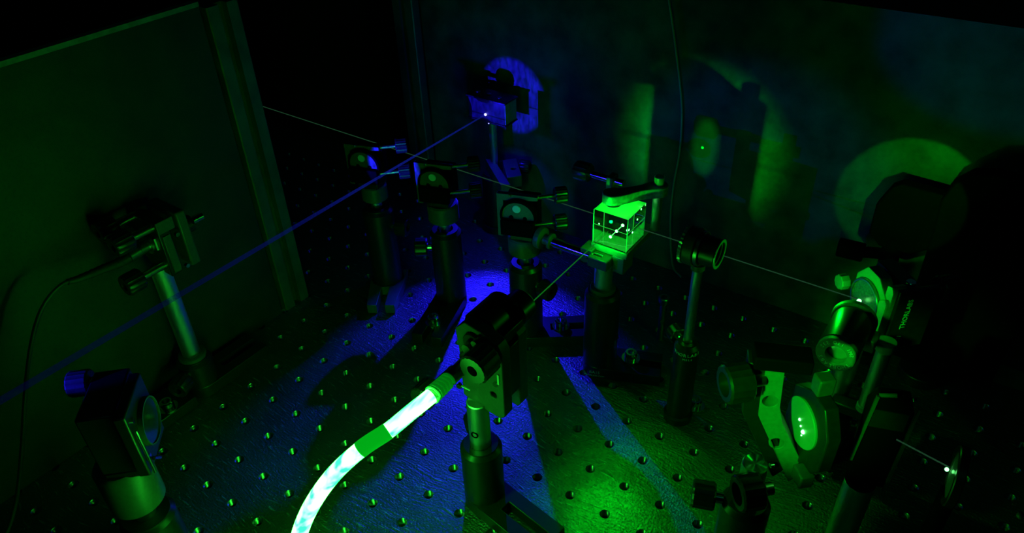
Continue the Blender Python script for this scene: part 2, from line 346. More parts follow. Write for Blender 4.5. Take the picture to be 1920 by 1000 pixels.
def bent_text(name, s, centre, axis, radius, size, m, parent, mid, step, flat=True, flip=1):
    # lettering laid letter by letter on a ring (flat) or round a barrel; mid = direction of its middle
    axis = V(axis).normalized(); e1 = V(mid); e1 = (e1 - axis * e1.dot(axis)).normalized(); e2 = axis.cross(e1)
    b = bmesh.new(); base = V((0, 0, 0)); p = parent
    while p is not None: base += p.location; p = p.parent
    for i, ch in enumerate(s):
        if ch == ' ': continue
        a = (i - (len(s) - 1) / 2) * step * flip
        rd = e1 * math.cos(a) + e2 * math.sin(a); tg = (-e1 * math.sin(a) + e2 * math.cos(a)) * flip
        c = bpy.data.curves.new('t', 'FONT'); c.body = ch; c.size = size; c.align_x = 'CENTER'; c.align_y = 'CENTER'; c.extrude = 0.00006; c.resolution_u = 2
        t = bpy.data.objects.new('t', c); COL.objects.link(t); bpy.context.view_layer.update()
        me = bpy.data.meshes.new_from_object(t); bpy.data.objects.remove(t)
        if flat: u, v = tg, rd * (-flip if flip > 0 else 1) * (-1 if flip > 0 else 1)
        else: u, v = tg, axis
        n = u.cross(v); R = Matrix((u, v, n)).transposed().to_4x4(); R.translation = V(centre) + rd * radius - base
        me.transform(R); b.from_mesh(me); bpy.data.meshes.remove(me)
    me = bpy.data.meshes.new(name); b.to_mesh(me); b.free(); me.materials.append(m)
    o = bpy.data.objects.new(name, me); COL.objects.link(o); o.parent = parent; return o

X, Y, Z = V((1, 0, 0)), V((0, 1, 0)), V((0, 0, 1))
H = 0.121                                                  # beam height above the table
WY = 0.205                                                 # back panel

# ------------------------------------------------------------------ setting: table, enclosure
PITCH = 0.025
table = thing('optical_table', (0, 0, 0), 'steel optical table top drilled with a square grid of threaded holes', 'table')
HX, HY = range(-9, 25), range(-13, 8)
b = B(); RH = 0.0033; NS = 16
for i in HX:
    for j in HY:
        cx, cy = i * PITCH, j * PITCH; h = PITCH / 2
        cir = [b.bm.verts.new((cx + RH * math.cos(2 * PI * (k + .5) / NS), cy + RH * math.sin(2 * PI * (k + .5) / NS), 0)) for k in range(NS)]
        sq = {}
        for k in range(0, NS, 4): pass
        cor = [b.bm.verts.new((cx + sx * h, cy + sy * h, 0)) for sx, sy in ((1, 1), (-1, 1), (-1, -1), (1, -1))]
        edge = [b.bm.verts.new((cx + sx * h, cy + sy * h, 0)) for sx, sy in ((1, 0), (0, 1), (-1, 0), (0, -1))]
        for q in range(4):              # quadrant q spans circle verts 4q .. 4q+3 (+ next)
            c4 = [cir[(4 * q + t - 0) % NS] for t in range(4)]
            prev = cir[(4 * q - 1) % NS]
            b.bm.faces.new([edge[q], cor[q], c4[2], c4[1], c4[0]])
            b.bm.faces.new([cor[q], edge[(q + 1) % 4], c4[3], c4[2]])
            b.bm.faces.new([edge[q], c4[0], prev])
bmesh.ops.remove_doubles(b.bm, verts=b.bm.verts[:], dist=1e-6)
x0, x1, y0, y1 = (HX[0] - .5) * PITCH, (HX[-1] + .5) * PITCH, (HY[0] - .5) * PITCH, (HY[-1] + .5) * PITCH
EX = (-0.62, 0.95, -0.75, 0.34)
for lo, hi in (((EX[0], EX[2]), (x0, EX[3])), ((x1, EX[2]), (EX[1], EX[3])), ((x0, EX[2]), (x1, y0)), ((x0, y1), (x1, EX[3]))):
    b.bm.faces.new([b.bm.verts.new((p, q, 0)) for p, q in ((lo[0], lo[1]), (hi[0], lo[1]), (hi[0], hi[1]), (lo[0], hi[1]))])
for a, c in (((EX[0], EX[2]), (EX[1], EX[2])), ((EX[1], EX[2]), (EX[1], EX[3])), ((EX[1], EX[3]), (EX[0], EX[3])), ((EX[0], EX[3]), (EX[0], EX[2]))):
    b.bm.faces.new([b.bm.verts.new(p) for p in ((*a, -0.06), (*c, -0.06), (*c, 0), (*a, 0))])
obj('tabletop', b, TABLE, table, fixn=False)
# threaded bushings: one mesh, shared
b = B(); prof = [(RH, 0.0), (0.0030, -0.0005)]
for k in range(5): prof += [(0.00255, -0.0009 - .001 * k), (0.0030, -0.0014 - .001 * k)]
prof += [(0.0026, -0.009), (0.0, -0.009)]
b.lathe((0, 0, 0), (0, 0, 1), prof, 16)
ins_me = finish(b.bm, 'threaded_hole', STEELD, fixn=False)
ins_me.flip_normals()
spots = []
for i in HX:
    for j in HY:
        p = V((i * PITCH, j * PITCH, 0)); d = p - cam.location; c = V((d.dot(Rr), d.dot(Rd), d.dot(Rf)))
        if c.z > 0 and abs(c.x / c.z) < .70 and abs(c.y / c.z) < .37: spots.append((c.z, p))
spots.sort(key=lambda t: t[0])
for z, p in spots[:300]:
    o = bpy.data.objects.new('threaded_hole', ins_me); COL.objects.link(o); o.parent = table; o.location = p
rest = spots[300:] 
if rest:
    b = B()
    for z, p in rest: b.lathe(p, (0, 0, 1), prof, 12)
    o = obj('threaded_holes', b, STEELD, table); o['kind'] = 'stuff'

# left panel in the plane x = 0, its paler top edge a part of its own
wl = struct(obj('wall_left', B().box((-0.005, -0.72, 0.0), (0.0, -0.0275, 0.2555)), PANEL))
obj('panel_edge', B().box((-0.0055, -0.72, 0.2555), (0.0005, -0.0275, 0.2585)), EDGE, wl)
def rail(name, cx, cy, h, z0=0.0):
    # slotted framing rail: 25 mm square with a T-slot in each side
    a, s, d = 0.0125, 0.0033, 0.006
    pts = []
    for q in range(4):
        R = Matrix.Rotation(q * PI / 2, 2)
        for p in ((a, -a + .0008), (a, -s), (a - d, -s), (a - d, s), (a, s), (a, a - .0008), (a - .0008, a)):
            v = R @ V(p); pts.append((v.x, v.y))
    t = struct(obj(name, B().prism(pts, (cx, cy, z0), X, Y, h), ALU))
    return t
rail('trim_1', -0.0105, -0.0115, 0.2535)
rail('trim_2', -0.034, WY + 0.001, 0.262)
struct(obj('wall_back', B().box((-0.021, WY, 0.0), (0.95, WY + 0.005, 0.2465)), PANELB))
struct(obj('wall_rear_left', B().box((-0.6, WY + 0.02, 0.0), (-0.047, WY + 0.025, 0.40)), PANELD))
struct(obj('wall_far_left', B().box((-0.605, -0.72, 0.0), (-0.6, WY + 0.025, 0.40)), PANELD))

# ------------------------------------------------------------------ shared opto-mechanics
def holder(par, x, y, z0, z1, r=0.0125, ri=0.0065, knob=None, kz=None, m=BLACK, kr=0.0095, klen=0.012):
    L = z1 - z0
    obj('post_holder', B().lathe((x, y, z0), Z, [(0, 0), (r, 0), (r, L - .0035), (r - .0022, L - .0012), (r - .0022, L), (ri, L), (ri, L - .006), (0, L - .006)], 40), m, par)
    if knob is not None:
        k = V(knob).normalized(); c = V((x, y, kz if kz else z1 - .012))
        t = obj('thumbscrew', B().cyl(c + k * (r - .001), c + k * (r + .004), .003), STEEL, par)
        obj('thumbscrew_knob', B().knurl(c + k * (r + .003), c + k * (r + .003 + klen), kr, 30, ri=kr * .45), BLACK, t)
def post(par, x, y, z0, z1, r=0.00635, hole=None):
    obj('post', B().cyl((x, y, z0), (x, y, z1), r, 36, .0006), TURNED, par)
    if hole is not None:
        d = V(hole[0]).normalized(); c = V((x, y, hole[1])) + d * r
        obj('cross_hole', B().ring(c - d * .0008, c + d * .0002, .0023, .0015, 20), MATTE, par)
def capscrew(par, x, y, z, r=0.0047, h=0.0062, washer=True):
    s = obj('cap_screw', B().lathe((x, y, z), Z, [(0, 0), (r, 0), (r, h - .0008), (r - .0007, h), (.0028, h), (.0026, h - .004), (0, h - .004)], 28), STEEL, par)
    if washer: obj('washer', B().ring((x, y, z - .0008), (x, y, z + .0006), r + .0022, .003, 28), STEEL, s)
def slotbase(par, x, y, d, length, width=0.0254, t=0.0095, back=0.0125, slot=True, name='base_plate'):
    # mounting base with a counterbored slot running out along d
    d = V(d).normalized(); s = Z.cross(d); hw = width / 2; pts = []
    for k in range(13):
        a = PI / 2 + PI * k / 12; pts.append((back * math.cos(a), hw * math.sin(a)))
    pts += [(length, -hw), (length, -.0036), (.018, -.0036), (.018, .0036), (length, .0036), (length, hw)]
    return obj(name, B().prism(pts, (x, y, 0.0), d, s, t), BLACK, par, bevel=.0006)
def knob_on(par, p, d, rod, r, klen, rodr=0.0027, hexr=0.45, m=BLACK, brass=BRASS):
    d = V(d).normalized(); p = V(p)
    s = obj('adjuster_screw', B().cyl(p - d * .003, p + d * (rod + .002), rodr, 20), brass, par)
    obj('adjuster_knob', B().knurl(p + d * rod, p + d * (rod + klen), r, 36, ri=r * hexr), m, s)

# ------------------------------------------------------------------ green fibre collimator mount (front centre)
F = thing('fiber_collimator_mount', (0.257, -0.082, 0), 'black kinematic fibre collimator mount on a steel post, fed by the glowing green cord', 'optic mount')
slotbase(F, 0.257, -0.082, (1, -0.15, 0), 0.055)
holder(F, 0.257, -0.082, 0.0095, 0.0525, knob=(-0.7, 0.6, 0), kz=0.047, kr=0.006)
post(F, 0.257, -0.082, 0.03, 0.0875, hole=((0.2, -1, 0), 0.0655))
rear = obj('rear_plate', B().prism([(-.0145, .0885), (-.0135, .0880), (.0045, .0842), (.0115, .0838), (.0145, .0868), (.0145, .1330), (.0120, .1375), (.0010, .1420), (-.0090, .1440), (-.0160, .1370), (-.0145, .1200)],
                                   (0.2625, -0.0755, 0), X, Z, 0.0075, holes=[(.0075, .1000, .0022)]), BLACKF, F, bevel=.0006)
obj('front_plate', B().prism([(-.022, .095), (-.008, .0800), (.0095, .0760), (.0115, .0790), (.0115, .1300), (.0085, .1340), (-.018, .1340), (-.022, .130)], (0.2625, -0.0560, 0), X, Z, 0.008), BLACKF, F, bevel=.0006)
obj('pivot_block', B().box((.2685, -.0762, .093), (.2745, -.0640, .1285)).box((.245, -.0762, .090), (.251, -.064, .098)), BLACK, F, bevel=.0005)
obj('top_slab', B().obox((.2640, -.069, .1335), X, Y, Z, .0085, .0125, .0035), BLACK, F, bevel=.0006)
knob_on(F, (0.2709, -0.083, 0.1318), -Y, 0.003, 0.0088, 0.0140, hexr=.36, m=BLACKF)
obj('adjuster_bushing', B().ring((0.2590, -0.0826, 0.1330), (0.2590, -0.0850, 0.1330), .0062, .0030, 32, .0004), BLACK, F)
obj('adjuster_screw', B().cyl((0.2590, -0.0826, 0.1330), (0.2590, -0.0900, 0.1330), .0028, 20).cyl((0.2630, -0.0826, 0.1370), (0.2630, -0.0880, 0.1370), .0020, 16), BRASS, F)
obj('rear_cap', B().cyl((0.2565, -0.0750, 0.1350), (0.2565, -0.0520, 0.1350), .0105, 32, .001), BLACK, F)
obj('rear_cap', B().cyl((0.2640, -0.0560, 0.1360), (0.2640, -0.0440, 0.1360), .0090, 32, .001), BLACK, F)
knob_on(F, (0.2395, -0.083, 0.1010), -Y, 0.014, 0.0075, 0.0120, hexr=.4)
obj('fiber_adapter', B().lathe((0.257, -0.083, H), -Y, [(0, 0), (.0065, 0), (.0065, .003), (.0042, .003), (.0042, .010), (0, .010)], 28), STEEL, F)
obj('collimator_barrel', B().cyl((0.257, -0.063, H), (0.257, -0.051, H), .0055, 28, .0005), BLACK, F)
for q in ((0.272, -0.0838, 0.1095), (0.2455, -0.0838, 0.0935)):
    obj('set_screw', B().cyl(V(q), V(q) + Y * .002, .0017, 16), STEEL, F)
obj('index_mark', B().box((0.2735, -0.0836, 0.1105), (0.2747, -0.0829, 0.1175)), INK, F)
obj('index_mark', B().box((0.2475, -0.0836, 0.0945), (0.2535, -0.0829, 0.0953)), INK, F)

# glowing patch cord
cord = thing('green_fiber_cord', (0.257, -0.118, H), 'thick fibre patch cord glowing white-green, bending down from the collimator to the table', 'fiber cable')
def spline(pts, n=10):
    pts = [V(p) for p in pts]; P = [2 * pts[0] - pts[1]] + pts + [2 * pts[-1] - pts[-2]]; out = []
    for i in range(1, len(P) - 2):
        for k in range(n):
            t = k / n; a, b_, c, d = P[i - 1], P[i], P[i + 1], P[i + 2]
            out.append(.5 * ((2 * b_) + (c - a) * t + (2 * a - 5 * b_ + 4 * c - d) * t * t + (3 * b_ - a - 3 * c + d) * t ** 3))
    return out + [pts[-1]]
path = spline([(0.257, -0.117, H), (0.2548, -0.130, 0.1195), (0.2515, -0.144, 0.1165), (0.2454, -0.1561, 0.112), (0.2378, -0.169, 0.102), (0.2326, -0.1804, 0.09), (0.2303, -0.190, 0.078), (0.2310, -0.198, 0.066), (0.2350, -0.206, 0.050), (0.243, -0.216, 0.034), (0.257, -0.230, 0.018), (0.280, -0.250, 0.0052)], 10)
iA = 20; iB = 31
RC = 0.0041
obj('glowing_jacket', B().tube(path[:iA + 1], RC), CORE, cord)
obj('label_sleeve', B().tube(path[iA:iB + 1], RC + .0003), LABELM, cord)
obj('glowing_jacket', B().tube(path[iB:], [RC - .0000] * len(path[iB:])), CORE, cord)
bt = B(); hel = []
for k in range(6 * 14 + 1):
    t = k / 14; y = -0.1030 - 0.0138 * (t / 6); rr = .0036 + .0006 * (t / 6); a = 2 * PI * t
    hel.append((0.257 + rr * math.cos(a), y, H + rr * math.sin(a)))
obj('strain_relief', bt.tube(hel, .0009, 8), mat('green_lit_boot', (0.5, 0.6, 0.5), 0.4, emit=(0.0, 1.0, 0.02), estr=0.12), cord)  # light inside the cord put into the boot as weak emission
obj('connector', B().lathe((0.257, -0.1175, H), Y, [(0, 0), (.0028, 0), (.0028, .0150), (.0040, .0152), (.0040, .0243), (.0030, .0245), (0, .0245)], 24), STEELD, cord)

# ------------------------------------------------------------------ cube on its prism platform
D = thing('cube_platform', (0.256, 0.0625, 0), 'prism platform on a black post holder carrying the glowing green glass cube', 'optic mount')
slotbase(D, 0.256, 0.0625, (0.93, 0.37, 0), 0.046, slot=True)
capscrew(D, 0.2765, 0.0735, 0.0102)
holder(D, 0.256, 0.0625, 0.0095, 0.0735, knob=None)
obj('collar', B().ring((0.256, 0.0625, 0.0722), (0.256, 0.0625, 0.0762), .0090, .0064, 32, .0006), BLACKF, D)
post(D, 0.256, 0.0625, 0.05, 0.0955)
obj('swivel_block', B().obox((0.2545, 0.0610, 0.0988), X, Y, Z, .0075, .0060, .0040), BLACKF, D, bevel=.0008)
obj('pivot_rod', B().cyl((0.2150, 0.0605, 0.1000), (0.2560, 0.0605, 0.1000), .0034, 24, .0003), STEEL, D)
obj('side_block', B().obox((0.2440, 0.0640, 0.1000), X, Y, Z, .0045, .0060, .0055), BLACKF, D, bevel=.0006)
obj('hinge_block', B().obox((0.2660, 0.0700, 0.0975), X, Y, Z, .0045, .0070, .0065), BLACKF, D, bevel=.0006)
kb = obj('adjuster_knob', B().lathe((0.2150, 0.0605, 0.1000), -X, [(0, 0), (.0058, 0), (.0058, .0015), (.0038, .002), (.0038, .0065), (.0078, .0075), (.0082, .0095), (.0078, .0115), (.003, .0115), (0, .009)], 32), BLACKF, D)
plate = obj('prism_table', B().box((0.2445, 0.0636, 0.1035), (0.2722, 0.1060, 0.1085)), BLACKF, D, bevel=.0005)
obj('clamp_post', B().cyl((0.2735, 0.1020, 0.1080), (0.2735, 0.1020, 0.1500), .0034, 24, .0004), TURNED, D)
arm_pts = spline([(0.2520, 0.0765, 0), (0.2575, 0.0815, 0), (0.2640, 0.0900, 0), (0.2690, 0.0965, 0), (0.2735, 0.1020, 0)], 5)
ap = B(); left, right = [], []
for i, p in enumerate(arm_pts):
    d = (arm_pts[min(i + 1, len(arm_pts) - 1)] - arm_pts[max(i - 1, 0)]).normalized(); n = V((-d.y, d.x, 0)); hw = .0052 + .0012 * math.cos(i / len(arm_pts) * 2 * PI)
    left.append((p + n * hw)); right.append((p - n * hw))
d0 = (arm_pts[0] - arm_pts[1]).normalized(); n0 = V((-d0.y, d0.x, 0)); d1 = (arm_pts[-1] - arm_pts[-2]).normalized(); n1 = V((-d1.y, d1.x, 0))
outline = [(p.x, p.y) for p in right]
for k in range(1, 8):
    a = PI * k / 8; q = arm_pts[-1] + (-n1 * math.cos(a) + d1 * math.sin(a)) * .0064; outline.append((q.x, q.y))
outline += [(p.x, p.y) for p in left[::-1]]
for k in range(1, 8):
    a = PI * k / 8; q = arm_pts[0] + (-n0 * math.cos(a) + d0 * math.sin(a)) * .0064; outline.append((q.x, q.y))
ARMM = mat('machined_clamp_arm', (0.16, 0.16, 0.16), 0.4, 0.5, noise=(400, 0.6, 1.4))
obj('clamp_arm', B().prism(outline, (0, 0, 0.1365), X, Y, 0.0072), ARMM, D, bevel=.0005)
obj('clamp_pad', B().cyl((0.2530, 0.0772, 0.1349), (0.2530, 0.0772, 0.1366), .0055, 24), RUBBER, D)
tw = V((0.2450, 0.0920, 0.1400))
obj('clamp_bracket', B().box((0.2405, 0.0885, 0.1085), (0.2455, 0.0975, 0.1460)), BLACKF, D, bevel=.0006)
obj('clamp_screw', B().cyl((0.2240, 0.0930, 0.1425), (0.2520, 0.0930, 0.1425), .0026, 20), STEEL, D)
obj('clamp_knob', B().knurl((0.2255, 0.0930, 0.1425), (0.2140, 0.0930, 0.1425), .0068, 30, ri=.003), BLACK, D)
text('base_lettering', 'BA1S', (0.2596, 0.0489, 0.00610), (0.93, 0.37, 0), Z, 0.0036, INK, D)
text('base_lettering', 'THORLABS.COM', (0.2596, 0.0489, 0.00300), (0.93, 0.37, 0), Z, 0.0020, INK, D)

cube = thing('glass_cube', (0.2582, 0.0773, 0.1086), 'clear glass cube with frosted top and bottom, shot through by green laser spots', 'glass cube')
cx0, cx1, cy0, cy1, cz0, cz1 = 0.2455, 0.2709, 0.0646, 0.0900, 0.1086, 0.1346
def pane(nm, a, c, m):
    bb = B(); bb.face([bb.bm.verts.new(p) for p in ((*a, cz0), (*c, cz0), (*c, cz1), (*a, cz1))]); return obj(nm, bb, m, cube, fixn=False)
for a, c in (((cx0, cy0), (cx1, cy0)), ((cx1, cy0), (cx1, cy1)), ((cx1, cy1), (cx0, cy1)), ((cx0, cy1), (cx0, cy0))): pane('clear_face', a, c, GLASSR)
tb = B(); tb.face([tb.bm.verts.new(p) for p in ((cx0, cy0, cz1), (cx1, cy0, cz1), (cx1, cy1, cz1), (cx0, cy1, cz1))]); obj('frosted_top', tb, FROSTT, cube, fixn=False)
obj('frosted_bottom', B().box((cx0, cy0, cz0), (cx1, cy1, cz0 + .0006)), FROST, cube)
eb = B()
for ex, ey in ((cx0, cy0), (cx1, cy0), (cx1, cy1), (cx0, cy1)): eb.cyl((ex, ey, cz0), (ex, ey, cz1), .00022, 8)
obj('bevelled_edge', eb, FROST, cube)
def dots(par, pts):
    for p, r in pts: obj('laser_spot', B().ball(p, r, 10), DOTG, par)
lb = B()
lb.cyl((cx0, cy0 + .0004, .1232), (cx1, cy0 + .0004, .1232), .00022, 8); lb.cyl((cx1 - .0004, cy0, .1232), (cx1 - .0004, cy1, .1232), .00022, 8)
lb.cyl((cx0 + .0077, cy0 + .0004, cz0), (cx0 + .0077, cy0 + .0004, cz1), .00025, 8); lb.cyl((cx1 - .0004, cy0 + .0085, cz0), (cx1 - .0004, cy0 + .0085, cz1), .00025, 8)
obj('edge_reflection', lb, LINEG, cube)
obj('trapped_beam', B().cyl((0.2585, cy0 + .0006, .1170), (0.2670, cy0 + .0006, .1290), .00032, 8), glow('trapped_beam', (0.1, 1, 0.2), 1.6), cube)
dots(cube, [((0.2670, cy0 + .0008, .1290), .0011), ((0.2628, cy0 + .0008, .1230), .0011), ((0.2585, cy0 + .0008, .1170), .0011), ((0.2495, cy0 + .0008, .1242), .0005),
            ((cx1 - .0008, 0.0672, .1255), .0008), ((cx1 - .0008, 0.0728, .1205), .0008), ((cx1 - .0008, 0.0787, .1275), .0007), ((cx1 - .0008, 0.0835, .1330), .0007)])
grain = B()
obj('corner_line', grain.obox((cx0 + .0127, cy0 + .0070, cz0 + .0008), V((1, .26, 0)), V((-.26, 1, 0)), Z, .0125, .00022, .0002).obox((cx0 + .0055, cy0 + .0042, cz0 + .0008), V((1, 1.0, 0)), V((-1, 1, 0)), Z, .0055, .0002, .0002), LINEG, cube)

# ------------------------------------------------------------------ lens tube on a slim post
E = thing('lens_tube_mount', (0.327, 0.0485, 0), 'short black lens tube in a knurled ring on a slim steel post and slim holder', 'optic mount')
holder(E, 0.327, 0.0485, 0.0060, 0.0700, r=0.0082, ri=.0034, knob=(-.75, .6, 0), kz=.0640, kr=.0062, klen=.008)
obj('base_foot', B().lathe((0.327, 0.0485, 0), Z, [(0, 0), (.0098, 0), (.0098, .005), (.0084, .0062), (0, .0062)], 32), BLACK, E)
obj('post', B().cyl((0.327, 0.0485, .05), (0.327, 0.0485, .1305), .0031, 24), TURNED, E)
obj('post_collar', B().cyl((0.327, 0.0485, .1275), (0.327, 0.0485, .1312), .0042, 24), BLACKF, E)
ez = 0.1425
obj('tube_ring', B().ring((0.3195, 0.0485, ez), (0.3262, 0.0485, ez), .0118, .0085, 44, .0006), BLACKF, E)
obj('knurled_ring', B().knurl((0.3192, 0.0485, ez), (0.3170, 0.0485, ez), .0120, 60, .0006), BRIGHTR, E)
obj('retaining_ring', B().ring((0.3262, 0.0485, ez), (0.3290, 0.0485, ez), .0108, .0085, 40, .0004), STEELD, E)
obj('lens_barrel', B().ring((0.3290, 0.0485, ez), (0.3385, 0.0485, ez), .0092, .0076, 40, .0004), BLACK, E)
obj('thread_ring', B().ring((0.3386, 0.0485, ez), (0.3391, 0.0485, ez), .0092, .0074, 40).ring((0.3368, 0.0485, ez), (0.3374, 0.0485, ez), .0078, .0068, 36).ring((0.3350, 0.0485, ez), (0.3356, 0.0485, ez), .0078, .0066, 36), BRIGHTR, E)
obj('lens', B().lathe((0.3300, 0.0485, ez), X, [(0, 0), (.0070, 0), (.0070, .001), (.0040, .0018), (0, .0021)], 32), GLASS, E)
capscrew(E, 0.3330, 0.0640, .0010, washer=True)
bent_text('holder_lettering', 'THORLABS', (0.327, 0.0485, 0.0640), Z, 0.00828, 0.0034, INK, E, (0.4, -0.92, 0), 0.30, flat=False)
bent_text('holder_lettering', 'MSL2', (0.327, 0.0485, 0.0606), Z, 0.00828, 0.0022, INK, E, (0.5, -0.87, 0), 0.20, flat=False)

# lone cap screw standing on the table
S = thing('cap_screw_post', (0.2801, 0.1162, 0), 'long thin cap screw standing upright on the table behind the slim holder', 'screw')
obj('shank', B().cyl((0.2801, 0.1162, 0), (0.2801, 0.1162, .0345), .0026, 20), STEELD, S)
obj('head', B().lathe((0.2801, 0.1162, .0342), Z, [(0, 0), (.0024, 0), (.0044, .003), (.0044, .0068), (.0038, .0075), (.0024, .0075), (.0022, .004), (0, .004)], 24), STEELD, S)
obj('lock_nut', B().cyl((0.2801, 0.1162, .0190), (0.2801, 0.1162, .0205), .0032, 6), STEELD, S)

# ------------------------------------------------------------------ left collimator mount with black cable
A = thing('fiber_collimator_mount', (0.0204, -0.120, 0), 'black collimator mount on a steel post beside the left panel, fed by a black cable', 'optic mount')
slotbase(A, 0.0204, -0.120, Y, 0.052)
obj('base_foot', B().box((0.0065, -0.166, 0), (0.0335, -0.134, .009)), BLACK, A, bevel=.0006)
holder(A, 0.0204, -0.120, 0.009, 0.0315, knob=(0.45, -0.9, 0), kz=.0230, kr=.0072)
capscrew(A, 0.0265, -0.152, 0.0095)
post(A, 0.0204, -0.120, 0.02, 0.1120)
obj('collar', B().ring((0.0204, -0.120, .0312), (0.0204, -0.120, .0345), .0098, .0064, 32, .0005), BLACKF, A)
obj('front_plate', B().box((0.0045, -0.1055, 0.1090), (0.0360, -0.0985, 0.1500)), BLACKF, A, bevel=.0012)
obj('rear_plate', B().prism([(-.015, .147), (-.015, .120), (-.006, .1095), (.0155, .1095), (.0155, .150), (-.008, .150)], (0.0205, -0.1120, 0), X, Z, .0085), BLACK, A, bevel=.0008)
obj('side_cover', B().box((0.0355, -0.1185, 0.1115), (0.0368, -0.1130, 0.1395)), BLACKF, A, bevel=.0004)
obj('pivot_block', B().box((0.0345, -0.1200, 0.1415), (0.0362, -0.1080, 0.1500)), BLACKF, A, bevel=.0004)
for p, rod in (((0.030, -0.1205, 0.1455), .014), ((0.030, -0.1205, 0.1170), .0165), ((0.0110, -0.1205, 0.1480), .012)):
    knob_on(A, p, -Y, rod, .0072, .012, .0026)
obj('fiber_adapter', B().lathe((0.0225, -0.1200, H + .010), -Y, [(0, 0), (.0062, 0), (.0062, .003), (.0040, .0032), (.0040, .009), (0, .009)], 24), STEELD, A)
obj('collimator_barrel', B().cyl((0.0225, -0.0990, H + .010), (0.0225, -0.0900, H + .010), .0060, 28, .0005), BLACK, A)
obj('side_screw', B().cyl((0.0360, -0.0960, 0.1400), (0.0360, -0.0885, 0.1400), .0026, 18), STEEL, A)
for q in ((0.0368, -0.1085, .1365), (0.0368, -0.1090, .1120)): obj('set_screw', B().cyl(V(q) - X * .002, V(q) + X * .0004, .0014, 14), STEEL, A)
obj('index_mark', B().box((0.0300, -0.1214, 0.1290), (0.0306, -0.1203, 0.1375)), INK, A)

bc = thing('black_fiber_cable', (0.0225, -0.129, H + .010), 'thin black fibre cable arching from the left collimator down to the table', 'cable')
bp = spline([(0.0225, -0.1290, .1310), (0.0235, -0.1420, .1300), (0.0250, -0.1560, .1325), (0.0265, -0.1700, .1350), (0.0270, -0.1805, .1370), (0.0275, -0.1945, .1300), (0.0280, -0.2078, .1135), (0.0285, -0.2225, .0870), (0.0290, -0.2408, .0490), (0.0300, -0.2580, .0180), (0.0320, -0.2750, .0018), (0.036, -0.300, .0014)], 8)
obj('cable_jacket', B().tube(bp, .0013, 10), CABLEB, bc)
obj('strain_relief', B().tube(bp[4:30], [.0034 - .0018 * (k / 25) + .0004 * (k % 2) for k in range(26)], 12), RUBBER, bc)
obj('connector', B().cyl((0.0225, -0.1290, .1310), (0.0229, -0.1375, .1306), .0044, 20, .0006), STEELD, bc)

# ------------------------------------------------------------------ front-left mirror mount (cylinder pedestal)
n45 = V((1, 1, 0)).normalized(); t45 = V((1, -1, 0)).normalized()
Lm = thing('mirror_mount', (0.128, -0.222, 0), 'dark mirror mount with a blue-lit knob at the front left corner', 'optic mount', 'mirror mounts on cylinder pedestals')
lx, ly = 0.128, -0.222
holder(Lm, lx, ly, 0.004, 0.0460, r=.0150)
obj('base_foot', B().cyl((lx, ly, 0), (lx, ly, .0045), .0165, 36, .0006), BLACK, Lm)
post(Lm, lx, ly, 0.03, 0.062)
obj('pedestal', B().lathe((lx, ly, .0580), Z, [(0, 0), (.0135, 0), (.0142, .0008), (.0142, .0290), (.0128, .0310), (0, .0310)], 44), BLACKF, Lm)
mc = V((0.1400, -0.2080, 0.1120))
obj('rear_body', B().obox(mc - n45 * .0140 - t45 * .0050, n45, t45, Z, .0090, .0175, .0200), BLACK, Lm, bevel=.001)
obj('front_plate', B().obox(mc - n45 * .0015, n45, t45, Z, .0030, .0165, .0210), BLACK, Lm, bevel=.001)
obj('mount_foot', B().obox((0.132, -0.217, .0900), n45, t45, Z, .010, .012, .0022), BLACK, Lm, bevel=.0005)
obj('mirror', B().cyl(mc + n45 * .0012 - t45 * .002, mc + n45 * .0036 - t45 * .002, .0118, 44, .0002), mat('dark_glass_mirror', (0.02, 0.02, 0.02), 0.08, 0.0, 0.9), Lm)
obj('mirror_ring', B().ring(mc + n45 * .0012 - t45 * .002, mc + n45 * .0042 - t45 * .002, .0126, .0118, 44), BLACKF, Lm)
obj('spring_bar', B().cyl(mc + n45 * .0030 + t45 * .0145 - Z * .0205, mc + n45 * .0030 + t45 * .0145 + Z * .010, .0008, 10), STEEL, Lm)
obj('spring_bar', B().cyl(mc + n45 * .0035 + t45 * .0050 - Z * .0205, mc + n45 * .0035 + t45 * .0110 - Z * .0140, .0010, 10), STEEL, Lm)
for z in (.014, -.012): obj('set_screw', B().cyl(mc + n45 * .001 + t45 * .011 + Z * z, mc + n45 * .0025 + t45 * .011 + Z * z, .0014, 14), STEEL, Lm)
knob_on(Lm, mc - n45 * .0215 - t45 * .0190 + Z * .0165, -n45, .003, .0070, .0105, .0026, m=BLACKF)

